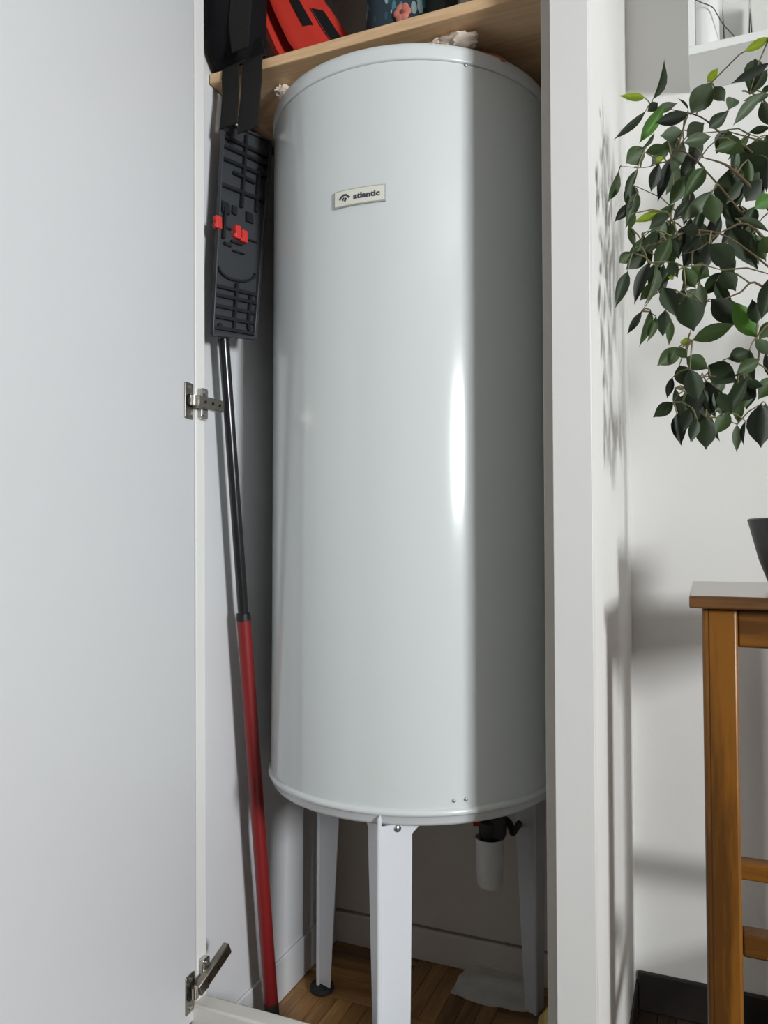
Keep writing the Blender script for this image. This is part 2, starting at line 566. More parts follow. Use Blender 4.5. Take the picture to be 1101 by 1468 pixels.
def hinge(zc, tilt, label):
    X, Y = Vector((1, 0, 0)), Vector((0, 1, 0))
    LX = Vector((lean(zc), 0, 0))
    cup_c = D0 + dl * 0.018 + Z * zc + LX
    root = bpy.data.objects.new('hinge', None)
    root.empty_display_size = 0.02
    COL.objects.link(root)
    root.parent = door
    root.location = cup_c
    root['label'] = label
    bm = bmesh.new()
    rect_plate(bm, cup_c, dl, Z, dn, 0.0125, 0.030, 0.0022, 0.003)
    obj('cup_plate', bm, M['nickel_dull'], root, bevel=0.0006)
    bm = bmesh.new()
    tube(bm, [cup_c + dn * 0.0, cup_c + dn * 0.0035], 0.011, 20)
    obj('cup', bm, M['dark_metal'], root, smooth=True)
    bm = bmesh.new()
    for s in (-1, 1):
        q = cup_c + Z * 0.0225 * s + dn * 0.0022
        tube(bm, [q, q + dn * 0.0014], 0.0036, 12)
    obj('screw', bm, M['screw'], root, smooth=True)
    # arm: knuckle, then channel section running back into the cupboard
    e = Vector((-0.761, 1.062, zc + tilt * 0.02)) + LX          # mounting point on the stile
    k0 = cup_c + dn * 0.010 + Z * tilt * 0.004
    bm = bmesh.new()
    tube(bm, [k0 - Z * 0.008, k0 + Z * 0.008], 0.0065, 14)
    obox(bm, (k0 + cup_c) / 2 + dn * 0.001, dn, dl, Z, 0.006, 0.004, 0.006)
    obj('knuckle', bm, M['chrome'], root, smooth=True)
    a0 = k0 + Vector((0.002, 0.004, 0))
    a1 = Vector((-0.757, 1.098, zc + tilt * 0.050)) + LX + Vector((tilt * 0.004, tilt * 0.012, 0))
    ax = (a1 - a0).normalized()
    ay = ax.cross(Z).normalized()
    az = ay.cross(ax)
    L2 = (a1 - a0).length / 2
    bm = bmesh.new()
    mid = (a0 + a1) / 2
    vs = obox(bm, mid, ax, ay, az, L2, 0.0060, 0.0100)
    obj('arm', bm, M['nickel_dull'], root, bevel=0.002)
    bm = bmesh.new()
    for f in (-0.5, 0.1, 0.65):
        q = mid + ax * L2 * f + ay * 0.0060
        tube(bm, [q, q + ay * 0.0012], 0.0027, 10)
    obox(bm, mid + az * 0.0082 + ax * 0.004, ax, ay, az, L2 * .55, 0.0028, 0.0012)
    obj('arm_slot', bm, M['dark_metal'], root, smooth=True)
    bm = bmesh.new()
    pc = Vector((-0.7718 + lean(zc), 1.060, e.z))
    rect_plate(bm, pc, Y, Z, X, 0.0090, 0.026, 0.009, 0.004)
    box(bm, pc.x, pc.x + 0.012, pc.y - 0.007, pc.y + 0.010, pc.z - 0.010, pc.z + 0.010)
    obj('mounting_plate', bm, M['chrome'], root, bevel=0.0015, seg=3)
    bm = bmesh.new()
    for s in (-1, 1):
        q = pc + Z * 0.018 * s + X * 0.009
        tube(bm, [q, q + X * 0.0025], 0.0042, 12)
    obj('screw', bm, M['screw'], root, smooth=True)


hinge(1.177, 0.0, 'nickel hinge halfway up the door')
hinge(0.226, 0.75, 'dark nickel hinge near the foot of the door')

# ------------------------------------------------------------------ water heater
TC = Vector((-0.5106, 1.3624, 0))
TR = 0.265
ZB, ZT = 0.510, 1.744
heater = thing('water_heater', (TC.x, TC.y, 0), 'tall white enamelled cylinder water heater on three legs inside the cupboard', 'water heater')
bm = bmesh.new()
lathe(bm, [(TR - 0.001, ZB + 0.022), (TR - 0.001, ZT - 0.0318)], TC.x, TC.y, 128)
obj('jacket', bm, M['enamel'], heater, smooth=True)
bm = bmesh.new()
lathe(bm, [(TR - 0.0025, ZT - 0.0314), (TR - 0.0025, ZT - 0.0302), (TR + 0.0004, ZT - 0.0292), (TR + 0.0012, ZT - 0.026), (TR + 0.0008, ZT - 0.010),
           (TR - 0.001, ZT - 0.0035), (TR - 0.006, ZT), (TR - 0.03, ZT + 0.003), (TR - 0.12, ZT + 0.008), (0, ZT + 0.010)], TC.x, TC.y, 128)
obj('top_cap', bm, M['enamel_rim'], heater, smooth=True, angle=60)
bm = bmesh.new()
lathe(bm, [(TR - 0.003, ZB + 0.024), (TR + 0.002, ZB + 0.0225), (TR + 0.0042, ZB + 0.019), (TR + 0.0042, ZB + 0.015), (TR + 0.001, ZB + 0.0125),
           (TR - 0.001, ZB + 0.011), (TR - 0.0025, ZB + 0.002), (TR - 0.006, ZB - 0.003), (TR - 0.03, ZB - 0.008), (0, ZB - 0.010)], TC.x, TC.y, 128)
obj('bottom_rim', bm, M['enamel_rim'], heater, smooth=True, angle=60)


def cyl(s, h, off=0.0):
    """point on the jacket: arc length s from the badge centre, height h"""
    a = BA + s / TR
    r = TR + off
    return Vector((TC.x + r * math.cos(a), TC.y + r * math.sin(a), BZ + h))


def jacket_hit(px, py):
    d = ray(px, py)
    v = Vector((d.x, d.y)); c = Vector((TC.x, TC.y))
    A, B, Cc = v.dot(v), v.dot(c), c.dot(c) - TR * TR
    t = (B - math.sqrt(B * B - A * Cc)) / A
    return Vector((0, 0, CAM_Z)) + d * t


p0, p1 = jacket_hit(480, 289), jacket_hit(553, 276)
a0_, a1_ = (math.atan2(p.y - TC.y, p.x - TC.x) for p in (p0, p1))
BA, BZ = (a0_ + a1_) / 2, (p0.z + p1.z) / 2
BW, BH = (a1_ - a0_) * TR, 0.0275


def bent_plate(bm, w_, h_, o0, o1, n=14):
    ring = []
    for i in range(n + 1):
        s = -w_ / 2 + w_ * i / n
        ring.append([bm.verts.new(cyl(s, hh, oo)) for hh, oo in ((-h_ / 2, o0), (-h_ / 2, o1), (h_ / 2, o1), (h_ / 2, o0))])
    for a, b in zip(ring[:-1], ring[1:]):
        for k in range(4):
            bm.faces.new((a[k], a[(k + 1) % 4], b[(k + 1) % 4], b[k]))
    bm.faces.new(ring[0]); bm.faces.new(list(reversed(ring[-1])))


bm = bmesh.new(); bent_plate(bm, BW, BH, -0.0015, 0.0022)
badge = obj('badge', bm, M['badge_edge'], heater, bevel=0.0006)
badge['label'] = 'small cream maker badge with dark lettering'
bm = bmesh.new(); bent_plate(bm, BW - 0.0035, BH - 0.0035, 0.0, 0.0030)
obj('badge_face', bm, M['badge'], badge, bevel=0.0004)


def bend_flat(bm, o0, o1):
    """solidify a flat (s, h) drawing onto the jacket"""
    vs, fs = list(bm.verts), list(bm.faces)
    nb = bmesh.new()
    lo, hi = {}, {}
    for v in vs:
        lo[v] = nb.verts.new(cyl(v.co.x, v.co.y, o0))
        hi[v] = nb.verts.new(cyl(v.co.x, v.co.y, o1))
    for f in fs:
        nb.faces.new([hi[v] for v in f.verts])
    for e in bm.edges:
        if len(e.link_faces) == 1:
            a, b = e.verts
            nb.faces.new((lo[a], lo[b], hi[b], hi[a]))
    bm.free()
    return nb


tcu = bpy.data.curves.new('lettering_curve', 'FONT')
tcu.body = 'atlantic'
tcu.size = 0.0125
tcu.offset = 0.0005
tcu.space_character = 1.02
tcu.resolution_u = 3
tob = bpy.data.objects.new('lettering_curve', tcu)
COL.objects.link(tob)
dg = bpy.context.evaluated_depsgraph_get()
me_t = bpy.data.meshes.new_from_object(tob.evaluated_get(dg))
bm = bmesh.new(); bm.from_mesh(me_t)
xs = [v.co.x for v in bm.verts]
x0_, wd_ = min(xs), max(xs) - min(xs)
tw = BW * 0.50
for v in bm.verts:
    v.co.x = -BW * 0.10 + (v.co.x - x0_) * tw / wd_
    v.co.y = -0.0042 + v.co.y * 1.0
bpy.data.objects.remove(tob, do_unlink=True)
obj('lettering', bend_flat(bm, 0.0026, 0.0034), M['ink'], badge)
bm = bmesh.new()
ex = -BW * 0.27


def poly(bm, pts):
    bm.faces.new([bm.verts.new((ex + x * 0.00125, y * 0.0013, 0)) for x, y in pts])


# emblem: a rounded arch over a split drop
poly(bm, [(-8.6, -0.5), (-5.2, 3.2), (-3.6, 1.6), (-6.4, -2.4)])
poly(bm, [(-5.2, 3.2), (-1.5, 5.0), (-0.8, 2.5), (-3.6, 1.6)])
poly(bm, [(-1.5, 5.0), (2.5, 4.7), (2.0, 2.3), (-0.8, 2.5)])
poly(bm, [(2.5, 4.7), (8.2, 0.2), (5.6, -1.2), (2.0, 2.3)])
poly(bm, [(-4.2, -2.2), (-1.6, 1.2), (-0.4, 0.2), (-2.4, -3.6)])
poly(bm, [(0.6, 1.0), (3.6, -1.0), (1.0, -5.0), (-1.2, -3.8)])
obj('emblem', bend_flat(bm, 0.0026, 0.0034), M['ink'], badge)

for px, py in ((668, 93), (651, 1148), (668, 1146)):
    q = jacket_hit(px, py)
    n_ = Vector((q.x - TC.x, q.y - TC.y, 0)).normalized()
    bm = bmesh.new()
    tube(bm, [q - n_ * 0.001, q + n_ * 0.0012, q + n_ * 0.002], [0.0027, 0.0027, 0.0016], 12)
    obj('screw', bm, M['screw_dull'], heater, smooth=True)


def heater_leg(ang, axis, half, w_l, w_r, foot, k_l, k_r):
    """folded sheet leg: fold edge outward, two tapering flanges; axis = outward direction of the fold"""
    a = math.radians(ang)
    P = Vector((TC.x + (TR + 0.004) * math.cos(a), TC.y + (TR + 0.004) * math.sin(a), 0))
    ax = math.radians(axis)
    fl = Vector((-math.cos(ax + half), -math.sin(ax + half), 0))     # flange directions, running inward
    fr = Vector((-math.cos(ax - half), -math.sin(ax - half), 0))
    zt = ZB + 0.012
    z0 = 0.012 if foot else 0.001
    t = 0.0022
    leg = None
    bm = bmesh.new()
    for d, wd, kk in ((fl, w_l, k_l), (fr, w_r, k_r)):
        nrm = Vector((-d.y, d.x, 0))
        if nrm.dot(Vector((math.cos(ax), math.sin(ax), 0))) < 0:
            nrm = -nrm
        rows = [(z0 + (0.004 if foot else 0), 0.0, wd * kk), (ZB - 0.045, 0.0, wd), (ZB - 0.022, 0.0, wd), (ZB - 0.006, 0.0, wd * 1.32), (ZB - 0.004, 0.0, wd * 1.36)]
        pr = []
        for z, s0, s1 in rows:
            pr.append([bm.verts.new(P + d * s + nrm * k + Z * z) for s, k in ((s0, 0), (s1, 0), (s1, -t), (s0, -t))])
        for A_, B_ in zip(pr[:-1], pr[1:]):
            for k in range(4):
                bm.faces.new((A_[k], A_[(k + 1) % 4], B_[(k + 1) % 4], B_[k]))
        bm.faces.new(pr[0]); bm.faces.new(list(reversed(pr[-1])))
    out = Vector((math.cos(ax), math.sin(ax), 0))
    tube(bm, [P + Z * z0, P + Z * (ZB - 0.01), P + Z * (zt - 0.004) - out * 0.001, P + Z * zt - out * 0.004], [0.0042, 0.0042, 0.0034, 0.0012], 10)
    leg = obj('leg', bm, M['leg_white'], heater, smooth=True, angle=35)
    q = P + fr * (w_r * 0.55) + Z * (ZB - 0.010)
    nrm = Vector((-fr.y, fr.x, 0))
    if nrm.dot(out) < 0:
        nrm = -nrm
    bm = bmesh.new()
    tube(bm, [q, q + nrm * 0.003, q + nrm * 0.0045], [0.0055, 0.0055, 0.0035], 12)
    obj('bolt', bm, M['screw'], leg, smooth=True)
    if foot:
        bm = bmesh.new()
        fc = P - out * 0.008
        lathe(bm, [(0, 0), (0.024, 0), (0.026, 0.004), (0.024, 0.012), (0, 0.012)], fc.x, fc.y, 20)
        obj('foot_pad', bm, M['rubber'], leg, smooth=True)


heater_leg(-80.6, -90, math.radians(45), 0.046, 0.056, False, 0.30, 0.90)
heater_leg(158.5, 205, math.radians(42), 0.030, 0.064, True, 0.7, 0.52)
heater_leg(45.0, -60, math.radians(48), 0.046, 0.046, False, 0.5, 0.7)

# safety group and drain trap hanging under the heater
tp = at(702, 1200, 1, 1.45)
bm = bmesh.new()
zt_, zb_ = 0.378, 0.285
lathe(bm, [(0, zb_), (0.020, zb_), (0.0245, zb_ + 0.006), (0.0275, zt_ - 0.004), (0.029, zt_), (0.026, zt_), (0.023, zt_ - 0.01), (0, zt_ - 0.012)], tp.x, tp.y, 28)
trap = obj('drain_trap', bm, M['white_plastic'], heater, smooth=True)
trap['label'] = 'white drain cup under black valve'
bm = bmesh.new()
lathe(bm, [(0, zt_ - 0.008), (0.017, zt_ - 0.008), (0.021, zt_ + 0.012), (0.021, zt_ + 0.030), (0.012, zt_ + 0.040), (0.012, ZB - 0.006), (0, ZB - 0.006)], tp.x, tp.y, 24)
box(bm, tp.x + 0.004, tp.x + 0.030, tp.y - 0.016, tp.y + 0.016, zt_ + 0.004, zt_ + 0.055)
obj('valve_body', bm, M['black_plastic'], trap, smooth=True, angle=40)
bm = bmesh.new()
kx = tp.x - 0.018
tube(bm, [(kx, tp.y - 0.006, zt_ + 0.030), (kx - 0.012, tp.y - 0.010, zt_ + 0.030)], 0.010, 10)
obj('red_tap', bm, M['red_dark'], trap, smooth=True)
bm = bmesh.new()
tube(bm, [(tp.x + 0.024, tp.y + 0.012, zt_ + 0.035), (tp.x + 0.031, tp.y + 0.03, zt_ + 0.02), (tp.x + 0.033, tp.y + 0.05, zt_ - 0.005), (tp.x + 0.033, WB - 0.004, zt_ - 0.012)], 0.007, 10)
obj('water_pipe', bm, M['black_plastic'], trap, smooth=True)

# foam lumps and a copper stub on the heater's lid
SH_Z0, SH_Z1, SH_Y = 1.776, 1.795, 1.13
for (px, py, Y, r, sd) in ((655, 62, 1.175, (0.034, 0.022, 0.011), 2.0), (625, 63, 1.17, (0.020, 0.012, 0.006), 5.0), (405, 131, 1.185, (0.013, 0.012, 0.011), 3.0)):
    q = at(px, py, 1, Y)
    bm = bmesh.new()
    blob(bm, (q.x, q.y, min(q.z, 1.764)), r, 3, 0.5, 14, sd)
    for v in bm.verts:
        v.co.z = min(v.co.z, 1.7752)
    obj('foam_lump', bm, M['foam'], heater, smooth=True)
bm = bmesh.new()
q0, q1 = at(690, 72, 1, 1.22), at(722, 88, 1, 1.21)
q0.z = min(q0.z, 1.768)
tube(bm, [q0, (q0 + q1) / 2 + Z * 0.003, q1], 0.005, 8)
obj('copper_stub', bm, M['copper'], heater, smooth=True)

# ------------------------------------------------------------------ pine shelf and what stands on it
bm = bmesh.new()
box(bm, WL + 0.002, PX0 - 0.002, SH_Y, WB - 0.003, SH_Z0, SH_Z1)
tag(obj('wooden_shelf', bm, M['pine'], bevel=0.002), 'knotty pine board shelf above the water heater', 'shelf')
bm = bmesh.new()
box(bm, WL + 0.001, WL + 0.018, SH_Y + 0.05, WB - 0.003, SH_Z0 - 0.026, SH_Z0 - 0.0005)
tag(obj('shelf_batten', bm, M['batten'], bevel=0.001), 'shade-darkened wooden batten on the wall under the left end of the pine shelf', 'batten')

# black bag with straps
bag = thing('black_bag', (-0.76, 1.30, SH_Z1), 'black nylon bag with straps dangling over the left end of the pine shelf', 'bag')
bm = bmesh.new()
blob(bm, (0, 0, 0), (1, 1, 1), 4, 0.10, 9, 1.3)
for v in bm.verts:
    p = [math.copysign(abs(t) ** 0.55, t) for t in v.co]
    v.co = (-0.775 + 0.040 * p[0], 1.155 + 0.062 * p[1], SH_Z1 + 0.150 + 0.150 * p[2])
for v in bm.verts:
    v.co.z = max(v.co.z, SH_Z1 + 0.001)
    v.co.x = max(v.co.x, WL + 0.004)
obj('bag_body', bm, M['black_cloth'], bag, smooth=True)


def ribbon(bm, pts, side, wd, th):
    """flat webbing through pts; side = width direction"""
    pts = [Vector(p) for p in pts]
    sd = Vector(side).normalized()
    rows = []
    for i, p in enumerate(pts):
        t = (pts[min(i + 1, len(pts) - 1)] - pts[max(i - 1, 0)]).normalized()
        n_ = t.cross(sd).normalized()
        ww = wd[i] if isinstance(wd, (list, tuple)) else wd
        rows.append([bm.verts.new(p + sd * a * ww / 2 + n_ * b * th / 2) for a, b in ((-1, -1), (1, -1), (1, 1), (-1, 1))])
    for A_, B_ in zip(rows[:-1], rows[1:]):
        for k in range(4):
            bm.faces.new((A_[k], A_[(k + 1) % 4], B_[(k + 1) % 4], B_[k]))
    bm.faces.new(rows[0]); bm.faces.new(list(reversed(rows[-1])))


for (pa, pb, wd, dy, ze) in ((331, 332, 0.039, 0.0, 1.674), (362, 359, 0.045, -0.004, 1.656)):
    top = at(pa, 90, 1, SH_Y - 0.004 + dy)
    end = at(pb, 190, 1, SH_Y - 0.012 + dy)
    bm = bmesh.new()
    ribbon(bm, [(top.x * .3 - 0.755 * .7, SH_Y + 0.030, SH_Z1 + 0.060), (top.x * .7 - 0.755 * .3, SH_Y + 0.018, SH_Z1 + 0.022), (top.x, SH_Y + 0.006, SH_Z1 + 0.006), (top.x, SH_Y - 0.004 + dy, SH_Z1 - 0.001),
                (top.x, SH_Y - 0.006 + dy, SH_Z0), (top.x * .6 + end.x * .4, SH_Y - 0.008 + dy, 1.745), (end.x, SH_Y - 0.022 + dy, ze)], (1, -0.15, 0), wd, 0.003)
    obj('strap', bm, M['strap'], bag, bevel=0.0006)
bm = bmesh.new()
f0 = at(345, 45, 1, 1.095)
ribbon(bm, [(f0.x - 0.004, 1.100, SH_Z1 + 0.004), (f0.x, 1.092, SH_Z1 + 0.05), (f0.x + 0.004, 1.094, SH_Z1 + 0.12), (f0.x + 0.006, 1.110, SH_Z1 + 0.22), (f0.x + 0.006, 1.16, SH_Z1 + 0.29)], (1, -0.1, 0), [0.035, 0.046, 0.048, 0.05, 0.05], 0.004)
obj('flap', bm, M['strap'], bag, bevel=0.001)

# red ridged plastic shell, leaning on the shelf
shell = thing('plastic_shell', (-0.66, 1.29, SH_Z1), 'red ridged plastic shell with black slots beside the black bag', 'shell')


S_L = [at(x, y, 1, 1.262) for x, y in ((475, 175), (432, 128), (412, 106), (395, 80), (377, 37), (366, 2), (358, -32), (354, -66), (356, -100))]
S_R = [at(x, y, 1, 1.300) for x, y in ((562, 130), (545, 100), (522, 78), (498, 50), (480, 24), (464, 2), (449, -24), (436, -54), (428, -90))]


def shell_pt(u, v):
    """u across the ridges 0..1, v along them 0 (foot) .. 1"""
    def on(P_):
        t = v * (len(P_) - 1)
        i = min(int(t), len(P_) - 2)
        return P_[i].lerp(P_[i + 1], t - i)
    p = on(S_L).lerp(on(S_R), u)
    p.y -= 0.030 * math.sin(PI * u)
    p.z = max(p.z, SH_Z1 + 0.008)
    return p


prof = [(0.0, 0.0), (0.02, 0.007), (0.10, 0.009), (0.13, 0.0), (0.15, -0.006), (0.24, -0.006), (0.27, 0.0), (0.30, 0.007), (0.35, 0.007), (0.40, 0.002), (0.62, 0.002),
        (0.64, 0.003), (0.78, 0.003), (0.80, 0.0), (0.94, 0.0), (0.97, 0.002), (1.0, 0.0)]


def shell_surface(u0, u1, v0, v1, lift, nv=22, pr=None):
    bm = bmesh.new()
    pr = pr or [(u0 + (u1 - u0) * i / 4, 0.0) for i in range(5)]
    g, h = [], []
    for i in range(nv + 1):
        v = v0 + (v1 - v0) * i / nv
        ra, rb = [], []
        for u, hgt in pr:
            p = shell_pt(u, v)
            n_ = Vector((-0.35, -0.9, -0.15)).normalized()
            ra.append(bm.verts.new(p + n_ * (hgt + lift)))
            rb.append(bm.verts.new(p + n_ * (hgt + lift - 0.004)))
        g.append(ra); h.append(rb)
    m = len(pr)
    for i in range(nv):
        for j in range(m - 1):
            bm.faces.new((g[i][j], g[i][j + 1], g[i + 1][j + 1], g[i + 1][j]))
            bm.faces.new((h[i][j], h[i + 1][j], h[i + 1][j + 1], h[i][j + 1]))
        bm.faces.new((g[i][0], g[i + 1][0], h[i + 1][0], h[i][0]))
        bm.faces.new((g[i][-1], h[i][-1], h[i + 1][-1], g[i + 1][-1]))
    for row, hrow in ((g[0], h[0]), (g[-1], h[-1])):
        for j in range(m - 1):
            bm.faces.new((row[j], hrow[j], hrow[j + 1], row[j + 1]))
    return bm


obj('shell_body', shell_surface(0, 1, 0.0, 1, 0, 32, prof), M['red_plastic'], shell, smooth=True, angle=50)
obj('groove', shell_surface(0.13, 0.26, 0.03, 0.98, -0.0035), M['red_dark'], shell, smooth=True)
obj('slot', shell_surface(0.57, 0.69, 0.42, 0.83, 0.0035), M['black_plastic'], shell, smooth=True)
obj('slot', shell_surface(0.80, 0.93, 0.30, 0.53, 0.0030, 12, [(0.76, 0), (0.81, 0.0), (0.86, 0.0), (0.91, 0.0)]), M['black_plastic'], shell, smooth=True)

# flowered pouch
fm = bpy.data.materials.new('flowered_fabric')
fm.use_nodes = True
nt = fm.node_tree
N, L = nt.nodes, nt.links
b = N['Principled BSDF']; b.inputs['Roughness'].default_value = 0.8
tc = N.new('ShaderNodeTexCoord')
mp = N.new('ShaderNodeMapping'); mp.inputs['Rotation'].default_value = (0.3, 0.6, 0.2); mp.inputs['Scale'].default_value = (2.1, 1, 0.8)
L.new(tc.outputs['Object'], mp.inputs[0])
vo = N.new('ShaderNodeTexVoronoi'); vo.inputs['Scale'].default_value = 46; vo.inputs['Randomness'].default_value = 0.9
L.new(mp.outputs[0], vo.inputs['Vector'])
ls = N.new('ShaderNodeMath'); ls.operation = 'LESS_THAN'; ls.inputs[1].default_value = 0.43
L.new(vo.outputs['Distance'], ls.inputs[0])
sep = N.new('ShaderNodeSeparateColor'); L.new(vo.outputs['Color'], sep.inputs[0])
cr = N.new('ShaderNodeValToRGB'); cr.color_ramp.interpolation = 'CONSTANT'
cr.color_ramp.elements[0].color = (0.06, 0.20, 0.24, 1)
cr.color_ramp.elements[1].position = 0.4; cr.color_ramp.elements[1].color = (0.30, 0.42, 0.42, 1)
e3 = cr.color_ramp.elements.new(0.75); e3.color = (0.03, 0.09, 0.12, 1)
L.new(sep.outputs[0], cr.inputs[0])
mx = N.new('ShaderNodeMix'); mx.data_type = 'RGBA'
mx.inputs['A'].default_value = (0.022, 0.040, 0.055, 1)
L.new(ls.outputs[0], mx.inputs['Factor']); L.new(cr.outputs[0], mx.inputs['B'])
L.new(mx.outputs['Result'], b.inputs['Base Color'])
pc_ = at(566, -20, 1, 1.26)
pouch = thing('flowered_pouch', (pc_.x, 1.27, SH_Z1), 'dark teal fabric pouch with leaf print and coral flower on the pine shelf', 'pouch')
bm = bmesh.new()
q = bmesh.ops.create_uvsphere(bm, u_segments=40, v_segments=24, radius=1)
for v in q['verts']:
    d = v.co.normalized()
    sx = math.copysign(abs(d.x) ** 0.75, d.x); sz = math.copysign(abs(d.z) ** 0.75, d.z)
    v.co = Vector((pc_.x + sx * 0.058, 1.27 + d.y * 0.045, SH_Z1 + 0.105 + sz * 0.104))
obj('pouch_body', bm, fm, pouch, smooth=True)
M['coral'] = mat('coral_flower', (0.60, 0.20, 0.15), 0.8, var=0.2, scale=60)
M['coral_c'] = mat('coral_heart', (0.22, 0.06, 0.05), 0.8)
fc = at(576, 17, 1, 1.222)
bm = bmesh.new()
for k in range(6):
    a = k * PI / 3
    blob(bm, (fc.x + 0.009 * math.cos(a), 1.2235, fc.z + 0.009 * math.sin(a)), (0.0085, 0.003, 0.0085), 2, 0.1, 5, k)
fl_ = obj('flower', bm, M['coral'], pouch, smooth=True)
fl_['label'] = 'printed coral flower'
bm = bmesh.new(); blob(bm, (fc.x + .001, 1.2205, fc.z), (0.004, 0.002, 0.004), 2, 0.1, 5, 1)
obj('flower_heart', bm, M['coral_c'], fl_, smooth=True)
pd = at(627, -10, 1, 1.29)
bm = bmesh.new(); box(bm, pd.x - 0.024, pd.x + 0.022, 1.27, 1.36, SH_Z1, SH_Z1 + 0.17)
tag(obj('dark_box', bm, M['darkbox'], bevel=0.003), 'dark green-grey box right of the flowered pouch on the pine shelf', 'box')
pd = at(656, -14, 1, 1.29)
bm = bmesh.new(); lathe(bm, [(0, SH_Z1), (0.016, SH_Z1), (0.017, SH_Z1 + 0.10), (0.011, SH_Z1 + 0.115), (0.011, SH_Z1 + 0.135), (0, SH_Z1 + 0.135)], pd.x + 0.006, 1.31, 24)
tag(obj('white_bottle', bm, M['white_plastic'], smooth=True), 'small pale bottle right of the dark box on the pine shelf', 'bottle')

# ------------------------------------------------------------------ flat mop against the closet's left wall
mop = thing('flat_mop', (-0.761, 1.282, 0), 'upturned flat mop with black and red pole leaning beside the water heater', 'mop')
PT, PB = Vector((-0.783, 1.133, 1.306)), Vector((-0.761, 1.282, 0.0))
PJ = PB.lerp(PT, 0.802 / 1.306)
bm = bmesh.new(); tube(bm, [PJ, PT], 0.0098, 16)
obj('pole', bm, M['pole_black'], mop, smooth=True)
bm = bmesh.new(); tube(bm, [PB.lerp(PT, 0.03), PJ.lerp(PT, 0.005)], 0.0128, 18)
obj('grip_tube', bm, M['pole_red'], mop, smooth=True)
bm = bmesh.new(); tube(bm, [PJ, PJ.lerp(PT, 0.025)], [0.0134, 0.0125], 16)
obj('collar', bm, M['black_plastic'], mop, smooth=True)
bm = bmesh.new(); tube(bm, [PB + Z * 0.001, PB.lerp(PT, 0.004), PB.lerp(PT, 0.060)], [0.0105, 0.0140, 0.0138], 16)
obj('end_cap', bm, M['rubber'], mop, smooth=True)
HC = [Vector(p) for p in ((-0.782, 1.093, 1.303), (-0.757, 1.186, 1.317), (-0.757, 1.238, 1.709), (-0.782, 1.121, 1.693))]
eu = ((HC[1] - HC[0]) + (HC[2] - HC[3])).normalized()
ev = ((HC[3] - HC[0]) + (HC[2] - HC[1])).normalized()
hn = eu.cross(ev).normalized()
if hn.x < 0:
    hn = -hn


def hp(u, v, n_=0.0):
    """point on the mop plate: u, v in 0..1"""
    return HC[0].lerp(HC[1], u).lerp(HC[3].lerp(HC[2], u), v) + hn * n_


def hbar(bm, u0, v0, u1, v1, wd, h0, h1):
    a, b = hp(u0, v0), hp(u1, v1)
    t = (b - a).normalized()
    s = hn.cross(t).normalized() * wd / 2
    hexa(bm, [a - s + hn * h0, b - s + hn * h0, b + s + hn * h0, a + s + hn * h0, a - s + hn * h1, b - s + hn * h1, b + s + hn * h1, a + s + hn * h1])


bm = bmesh.new()
hexa(bm, [hp(0, 0, -.003), hp(1, 0, -.003), hp(1, 1, -.003), hp(0, 1, -.003), hp(0, 0, .002), hp(1, 0, .002), hp(1, 1, .002), hp(0, 1, .002)])
plate = obj('head_plate', bm, M['mop_grey'], mop, bevel=0.002)
bm = bmesh.new()
hbar(bm, 0.0, 0.0, 0.0, 1.0, 0.004, 0, 0.008); hbar(bm, 1.0, 0.0, 1.0, 1.0, 0.007, 0, 0.009)
hbar(bm, 0.0, 1.0, 1.0, 1.0, 0.004, 0, 0.008); hbar(bm, 0.0, 0.0, 1.0, 0.0, 0.005, 0, 0.008)
obj('head_rim', bm, M['mop_grey'], mop, bevel=0.001)
for v in (0.035, 0.085, 0.135, 0.185, 0.225, 0.70, 0.775, 0.825, 0.885, 0.930):
    bm = bmesh.new()
    u0, u1 = (0.0, 0.97) if v not in (0.775,) else (0.25, 0.72)
    hbar(bm, u0, v, u1, v - 0.015, 0.0058, 0, 0.008)
    obj('rib', bm, M['mop_rib'], mop)
for (v0, v1, u) in ((0.03, 0.25, 0.48), (0.62, 0.98, 0.47), (0.62, 0.84, 0.80), (0.05, 0.20, 0.82), (0.45, 0.60, 0.12)):
    bm = bmesh.new()
    hbar(bm, u, v0, u, v1, 0.0052, 0, 0.008)
    obj('rib', bm, M['mop_rib'], mop)
bm = bmesh.new()
for i in range(12):                                     # curved stiffener near the lower third
    a0, a1 = PI * i / 12, PI * (i + 1) / 12
    hbar(bm, 0.48 - 0.42 * math.cos(a0), 0.315 - 0.05 * math.sin(a0), 0.48 - 0.42 * math.cos(a1), 0.315 - 0.05 * math.sin(a1), 0.004, 0, 0.0065)
obj('curved_rib', bm, M['mop_rib'], mop)
for (u0, u1, v0, v1) in ((0.05, 0.22, 0.56, 0.64), (0.28, 0.38, 0.57, 0.63), (0.60, 0.75, 0.55, 0.62), (0.30, 0.55, 0.44, 0.455), (0.15, 0.30, 0.42, 0.44),
                         (0.35, 0.62, 0.40, 0.41), (0.12, 0.28, 0.50, 0.515), (0.62, 0.9, 0.47, 0.48)):
    bm = bmesh.new()
    hbar(bm, u0, (v0 + v1) / 2, u1, (v0 + v1) / 2 - 0.006, (v1 - v0) * 0.25, 0, 0.006)
    obj('lug', bm, M['mop_rib'], mop)
for (u, v, wd) in ((0.41, 0.495, 0.024), (0.56, 0.482, 0.022), (-0.02, 0.518, 0.022)):
    bm = bmesh.new()
    hbar(bm, u - 0.06, v, u + 0.06, v - 0.004, wd, 0, 0.010)
    hbar(bm, u - 0.07, v + 0.014, u + 0.07, v + 0.010, 0.006, 0, 0.008)
    hbar(bm, u - 0.07, v - 0.016, u + 0.07, v - 0.020, 0.006, 0, 0.008)
    c_ = obj('clip', bm, M['mop_red'], mop, bevel=0.001)
    c_['label'] = 'red clip'
